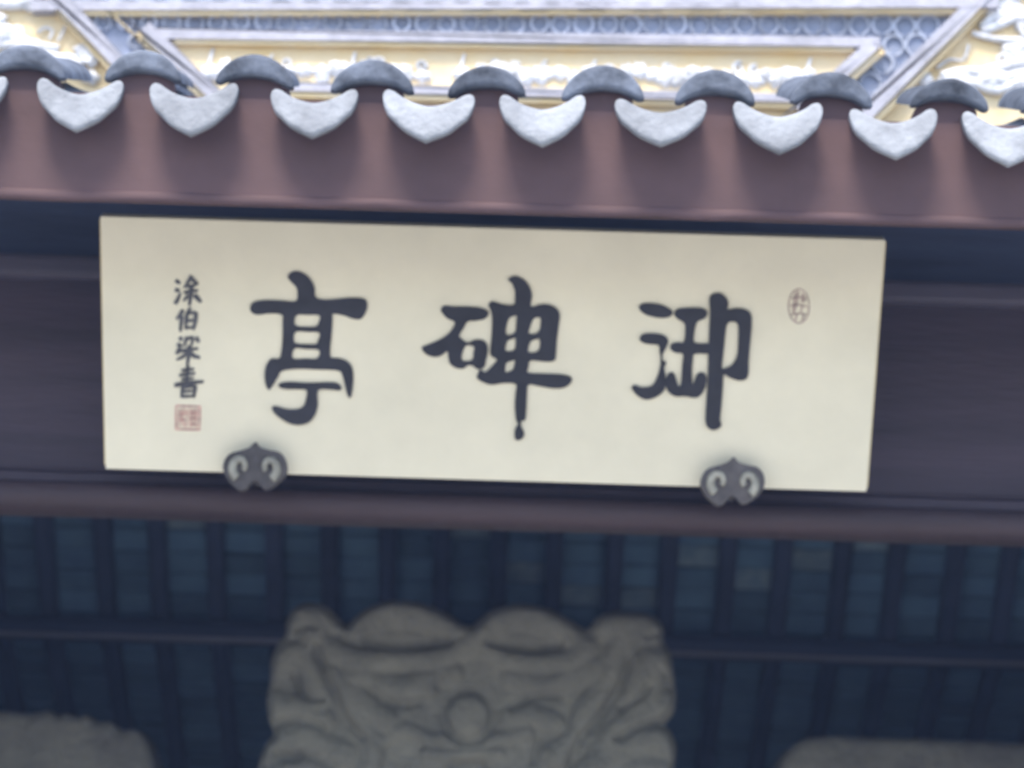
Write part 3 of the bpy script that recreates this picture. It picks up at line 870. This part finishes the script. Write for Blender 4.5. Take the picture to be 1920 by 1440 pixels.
# carving, all in picture pixels: (points, half width, height)
RIDGES = [
    # lower rolls of the two big top clouds and the brow folds under them
    ([(668, 1176), (720, 1150), (780, 1150), (850, 1176)], 26, 13), ([(912, 1176), (960, 1156), (1020, 1164), (1074, 1192)], 24, 12),
    ([(650, 1232), (700, 1242), (770, 1240), (830, 1236), (880, 1210), (905, 1190)], 18, 13), ([(905, 1200), (940, 1234), (1000, 1246), (1070, 1240), (1100, 1216)], 18, 12),
    ([(680, 1270), (740, 1286), (800, 1278), (850, 1262)], 17, 11), ([(960, 1276), (1020, 1284), (1070, 1276), (1120, 1256)], 18, 10),
    # dragon bodies coming down either side
    ([(580, 1160), (600, 1210), (640, 1232), (670, 1250), (660, 1290), (690, 1330), (720, 1350)], 22, 15),
    ([(625, 1270), (650, 1320), (676, 1360), (700, 1400), (690, 1450)], 20, 15),
    ([(1180, 1180), (1160, 1220), (1150, 1260), (1130, 1300), (1100, 1340), (1080, 1390), (1040, 1420)], 22, 14),
    ([(1190, 1250), (1190, 1300), (1180, 1350), (1140, 1390), (1110, 1440)], 20, 13),
    ([(715, 1296), (760, 1300), (800, 1290)], 20, 13), ([(955, 1350), (1000, 1344), (1040, 1360)], 18, 10),
    ([(720, 1390), (760, 1370), (800, 1386), (850, 1392), (900, 1392), (950, 1384), (990, 1376)], 12, 9),
    # scallops of the left edge
    ([(540, 1170), (575, 1150), (610, 1170)], 24, 12), ([(520, 1250), (560, 1232), (585, 1260), (600, 1310)], 22, 13), ([(515, 1330), (560, 1336), (600, 1352)], 26, 12), ([(500, 1410), (550, 1386), (600, 1396), (650, 1420)], 22, 13), ([(490, 1470), (560, 1450), (620, 1460)], 22, 12),
    # scallops of the right edge
    ([(1140, 1180), (1180, 1166), (1226, 1186)], 24, 12), ([(1250, 1240), (1222, 1240), (1216, 1280), (1200, 1320)], 22, 12), ([(1255, 1320), (1220, 1332), (1190, 1370)], 22, 12), ([(1262, 1400), (1210, 1390), (1160, 1412), (1110, 1450)], 26, 14), ([(1250, 1450), (1200, 1440), (1150, 1470)], 20, 12),
    # bar over the inscription
    ([(800, 1414), (860, 1419), (935, 1412)], 10, 9),
]
GROOVES = [
    ([(690, 1206), (740, 1216), (790, 1214), (840, 1206)], 9, 11), ([(915, 1206), (960, 1218), (1010, 1220), (1048, 1216)], 9, 10),
    ([(596, 1216), (605, 1250), (628, 1300), (650, 1350), (680, 1386)], 9, 12), ([(555, 1272), (572, 1306), (606, 1312)], 8, 9), ([(508, 1362), (560, 1352), (606, 1366)], 8, 9),
    ([(1178, 1240), (1160, 1290), (1120, 1350), (1080, 1400), (1068, 1440)], 9, 12), ([(1164, 1330), (1200, 1308), (1216, 1290)], 8, 9), ([(1160, 1386), (1200, 1364), (1246, 1358)], 8, 9),
    ([(700, 1300), (740, 1322), (790, 1316)], 8, 8), ([(960, 1330), (1000, 1306), (1050, 1306)], 8, 7), ([(820, 1290), (826, 1270)], 7, 7), ([(560, 1186), (575, 1178), (592, 1180)], 6, 7),
    ([(520, 1416), (552, 1424), (566, 1414)], 8, 8), ([(1208, 1196), (1236, 1192)], 6, 6),
    ([(860, 1438), (900, 1440)], 16, 16), ([(1010, 1390), (1000, 1430)], 7, 7), 
]
def smooth_lines(src):
    out = []
    for pts, w, h in src:
        q = catmull([Vector((a, b, 0)) for a, b in pts], 3, False) if len(pts) > 2 else [Vector((*p, 0)) for p in pts]
        out.append(([(p.x, p.y) for p in q], w, h, min(p.x for p in q) - 2 * w, max(p.x for p in q) + 2 * w, min(p.y for p in q) - 2 * w, max(p.y for p in q) + 2 * w))
    return out
RL, GL = smooth_lines(RIDGES), smooth_lines(GROOVES)
def carve(x, y):
    acc = 0.0
    for pts, w, hh_, a, b, c, d in RL:
        if a < x < b and c < y < d:
            dm = min(seg_dist(x, y, *pts[i], *pts[i + 1])[0] for i in range(len(pts) - 1))
            t = dm / (w * 1.3)
            if t < 1: acc += (hh_ * 1.25 * (1 - t * t) ** 0.75) ** 3
    h = acc ** (1 / 3.0)
    for pts, w, hh_, a, b, c, d in GL:
        if a < x < b and c < y < d:
            dm = min(seg_dist(x, y, *pts[i], *pts[i + 1])[0] for i in range(len(pts) - 1))
            h -= hh_ * 1.5 * math.exp(-(dm / w) ** 2 * 1.3)
    low_ = max(0.0, min(1.0, (y - 1340) / 70.0))         # scales and pitting grow coarser towards the tablet
    h += low_ * 2.6 * noise.noise(Vector((x * 0.10, y * 0.13, 17.0)))
    dp = math.hypot(x - 878, y - 1345)                   # the pearl in its ring
    if dp < 40: h = 4 + 17 * math.sqrt(max(0, 1 - (dp / 41) ** 2))
    elif dp < 58: h = h * 0.3 - 7 * math.exp(-((dp - 47) / 6.0) ** 2)
    h += 2.6 * noise.noise(Vector((x * 0.03, y * 0.03, 1.0))) + 1.6 * noise.noise(Vector((x * 0.09, y * 0.09, 4.0))) + 0.5 * noise.noise(Vector((x * 0.22, y * 0.22, 9.0)))
    return h
YST = 1.25
stele = empty('stele', (P(880, 1440, YST).x, YST + 0.11, 0))
tag(stele, 'tall grey stone stele with carved dragon and cloud head and pearl', 'stele', 'stone steles inside the pavilion')
head = relief_stone(stele, OUT, YST, 0.22, carve, 3.4, 24, M['stone'], 'carved_head')
q0, q1 = P(500, 1500, YST), P(1240, 1500, YST)
box('shaft', (q0.x, YST + 0.004, 0.42), (q1.x, YST + 0.2, q0.z + 0.01), M['stone'], stele, 0.01)
box('plinth', (q0.x - 0.12, YST - 0.14, 0.0), (q1.x + 0.12, YST + 0.34, 0.42), M['stone'], stele, 0.02)

def rough(seed):
    def f(x, y):
        return 6 * noise.noise(Vector((x * 0.012, y * 0.012, seed))) + 3.0 * noise.noise(Vector((x * 0.05, y * 0.05, seed + 3))) + 1.4 * noise.noise(Vector((x * 0.16, y * 0.16, seed + 6)))
    return f
YS2 = 1.5
LO = [(-330, 1520), (-330, 1400), (-300, 1352), (-220, 1336), (-120, 1330), (-40, 1332), (20, 1334), (50, 1338), (72, 1336), (92, 1332), (108, 1340), (126, 1338), (146, 1344), (162, 1340), (172, 1348), (184, 1354), (200, 1352), (214, 1358), (226, 1370), (244, 1368), (262, 1372), (276, 1392), (286, 1420), (294, 1460), (300, 1520)]
st2 = empty('stele', (P(-20, 1440, YS2).x, YS2 + 0.09, 0))
tag(st2, 'plain round-shouldered stone slab with knobbly rim at lower left', 'stele', 'stone steles inside the pavilion')
relief_stone(st2, LO, YS2, 0.18, rough(2.0), 5.0, 26, M['stone_dim'], 'rounded_head')
q0, q1 = P(-320, 1500, YS2), P(290, 1500, YS2)
box('shaft', (q0.x, YS2 + 0.004, 0.0), (q1.x, YS2 + 0.16, q0.z - 0.01), M['stone_dim'], st2, 0.01)
RO = [(1442, 1520), (1450, 1460), (1460, 1430), (1474, 1410), (1492, 1394), (1516, 1384), (1560, 1380), (1610, 1382), (1660, 1384), (1720, 1385), (1780, 1388), (1850, 1390), (1920, 1394), (2000, 1396), (2080, 1404), (2130, 1430), (2150, 1470), (2156, 1520)]
st3 = empty('stele', (P(1800, 1440, YS2).x, YS2 + 0.09, 0))
tag(st3, 'low flat-topped stone slab with rounded corner at lower right', 'stele', 'stone steles inside the pavilion')
relief_stone(st3, RO, YS2, 0.18, rough(8.0), 5.0, 24, M['stone_dim'], 'rounded_head')
q0, q1 = P(1455, 1500, YS2), P(2140, 1500, YS2)
box('shaft', (q0.x, YS2 + 0.004, 0.0), (q1.x, YS2 + 0.16, q1.z - 0.01), M['stone_dim'], st3, 0.01)

# ------------------------------------------------------------ added volume in place of lens glare, lifting the dark interior
hz = build('veil', *(lambda lo, hi: ([Vector((x, y, z)) for x in (lo[0], hi[0]) for y in (lo[1], hi[1]) for z in (lo[2], hi[2])], [[0, 1, 3, 2], [4, 6, 7, 5], [0, 4, 5, 1], [2, 3, 7, 6], [0, 2, 6, 4], [1, 5, 7, 3]]))((-62, -62, -1.0), (62, 62, 4.6)), M['paving'])
hm = bpy.data.materials.new('veil_volume')
hm.use_nodes = True
hn = hm.node_tree
hn.nodes.remove(hn.nodes['Principled BSDF'])
pv = hn.nodes.new('ShaderNodeVolumePrincipled')
pv.inputs['Color'].default_value = (0.42, 0.58, 1.0, 1)
pv.inputs['Density'].default_value = 0.0065
pv.inputs['Anisotropy'].default_value = 0.0
hn.links.new(pv.outputs[0], [n for n in hn.nodes if n.type == 'OUTPUT_MATERIAL'][0].inputs['Volume'])
hz.data.materials[0] = hm
tag(hz, 'added bluish haze filling the air round the pavilion', 'veil', kind='stuff')
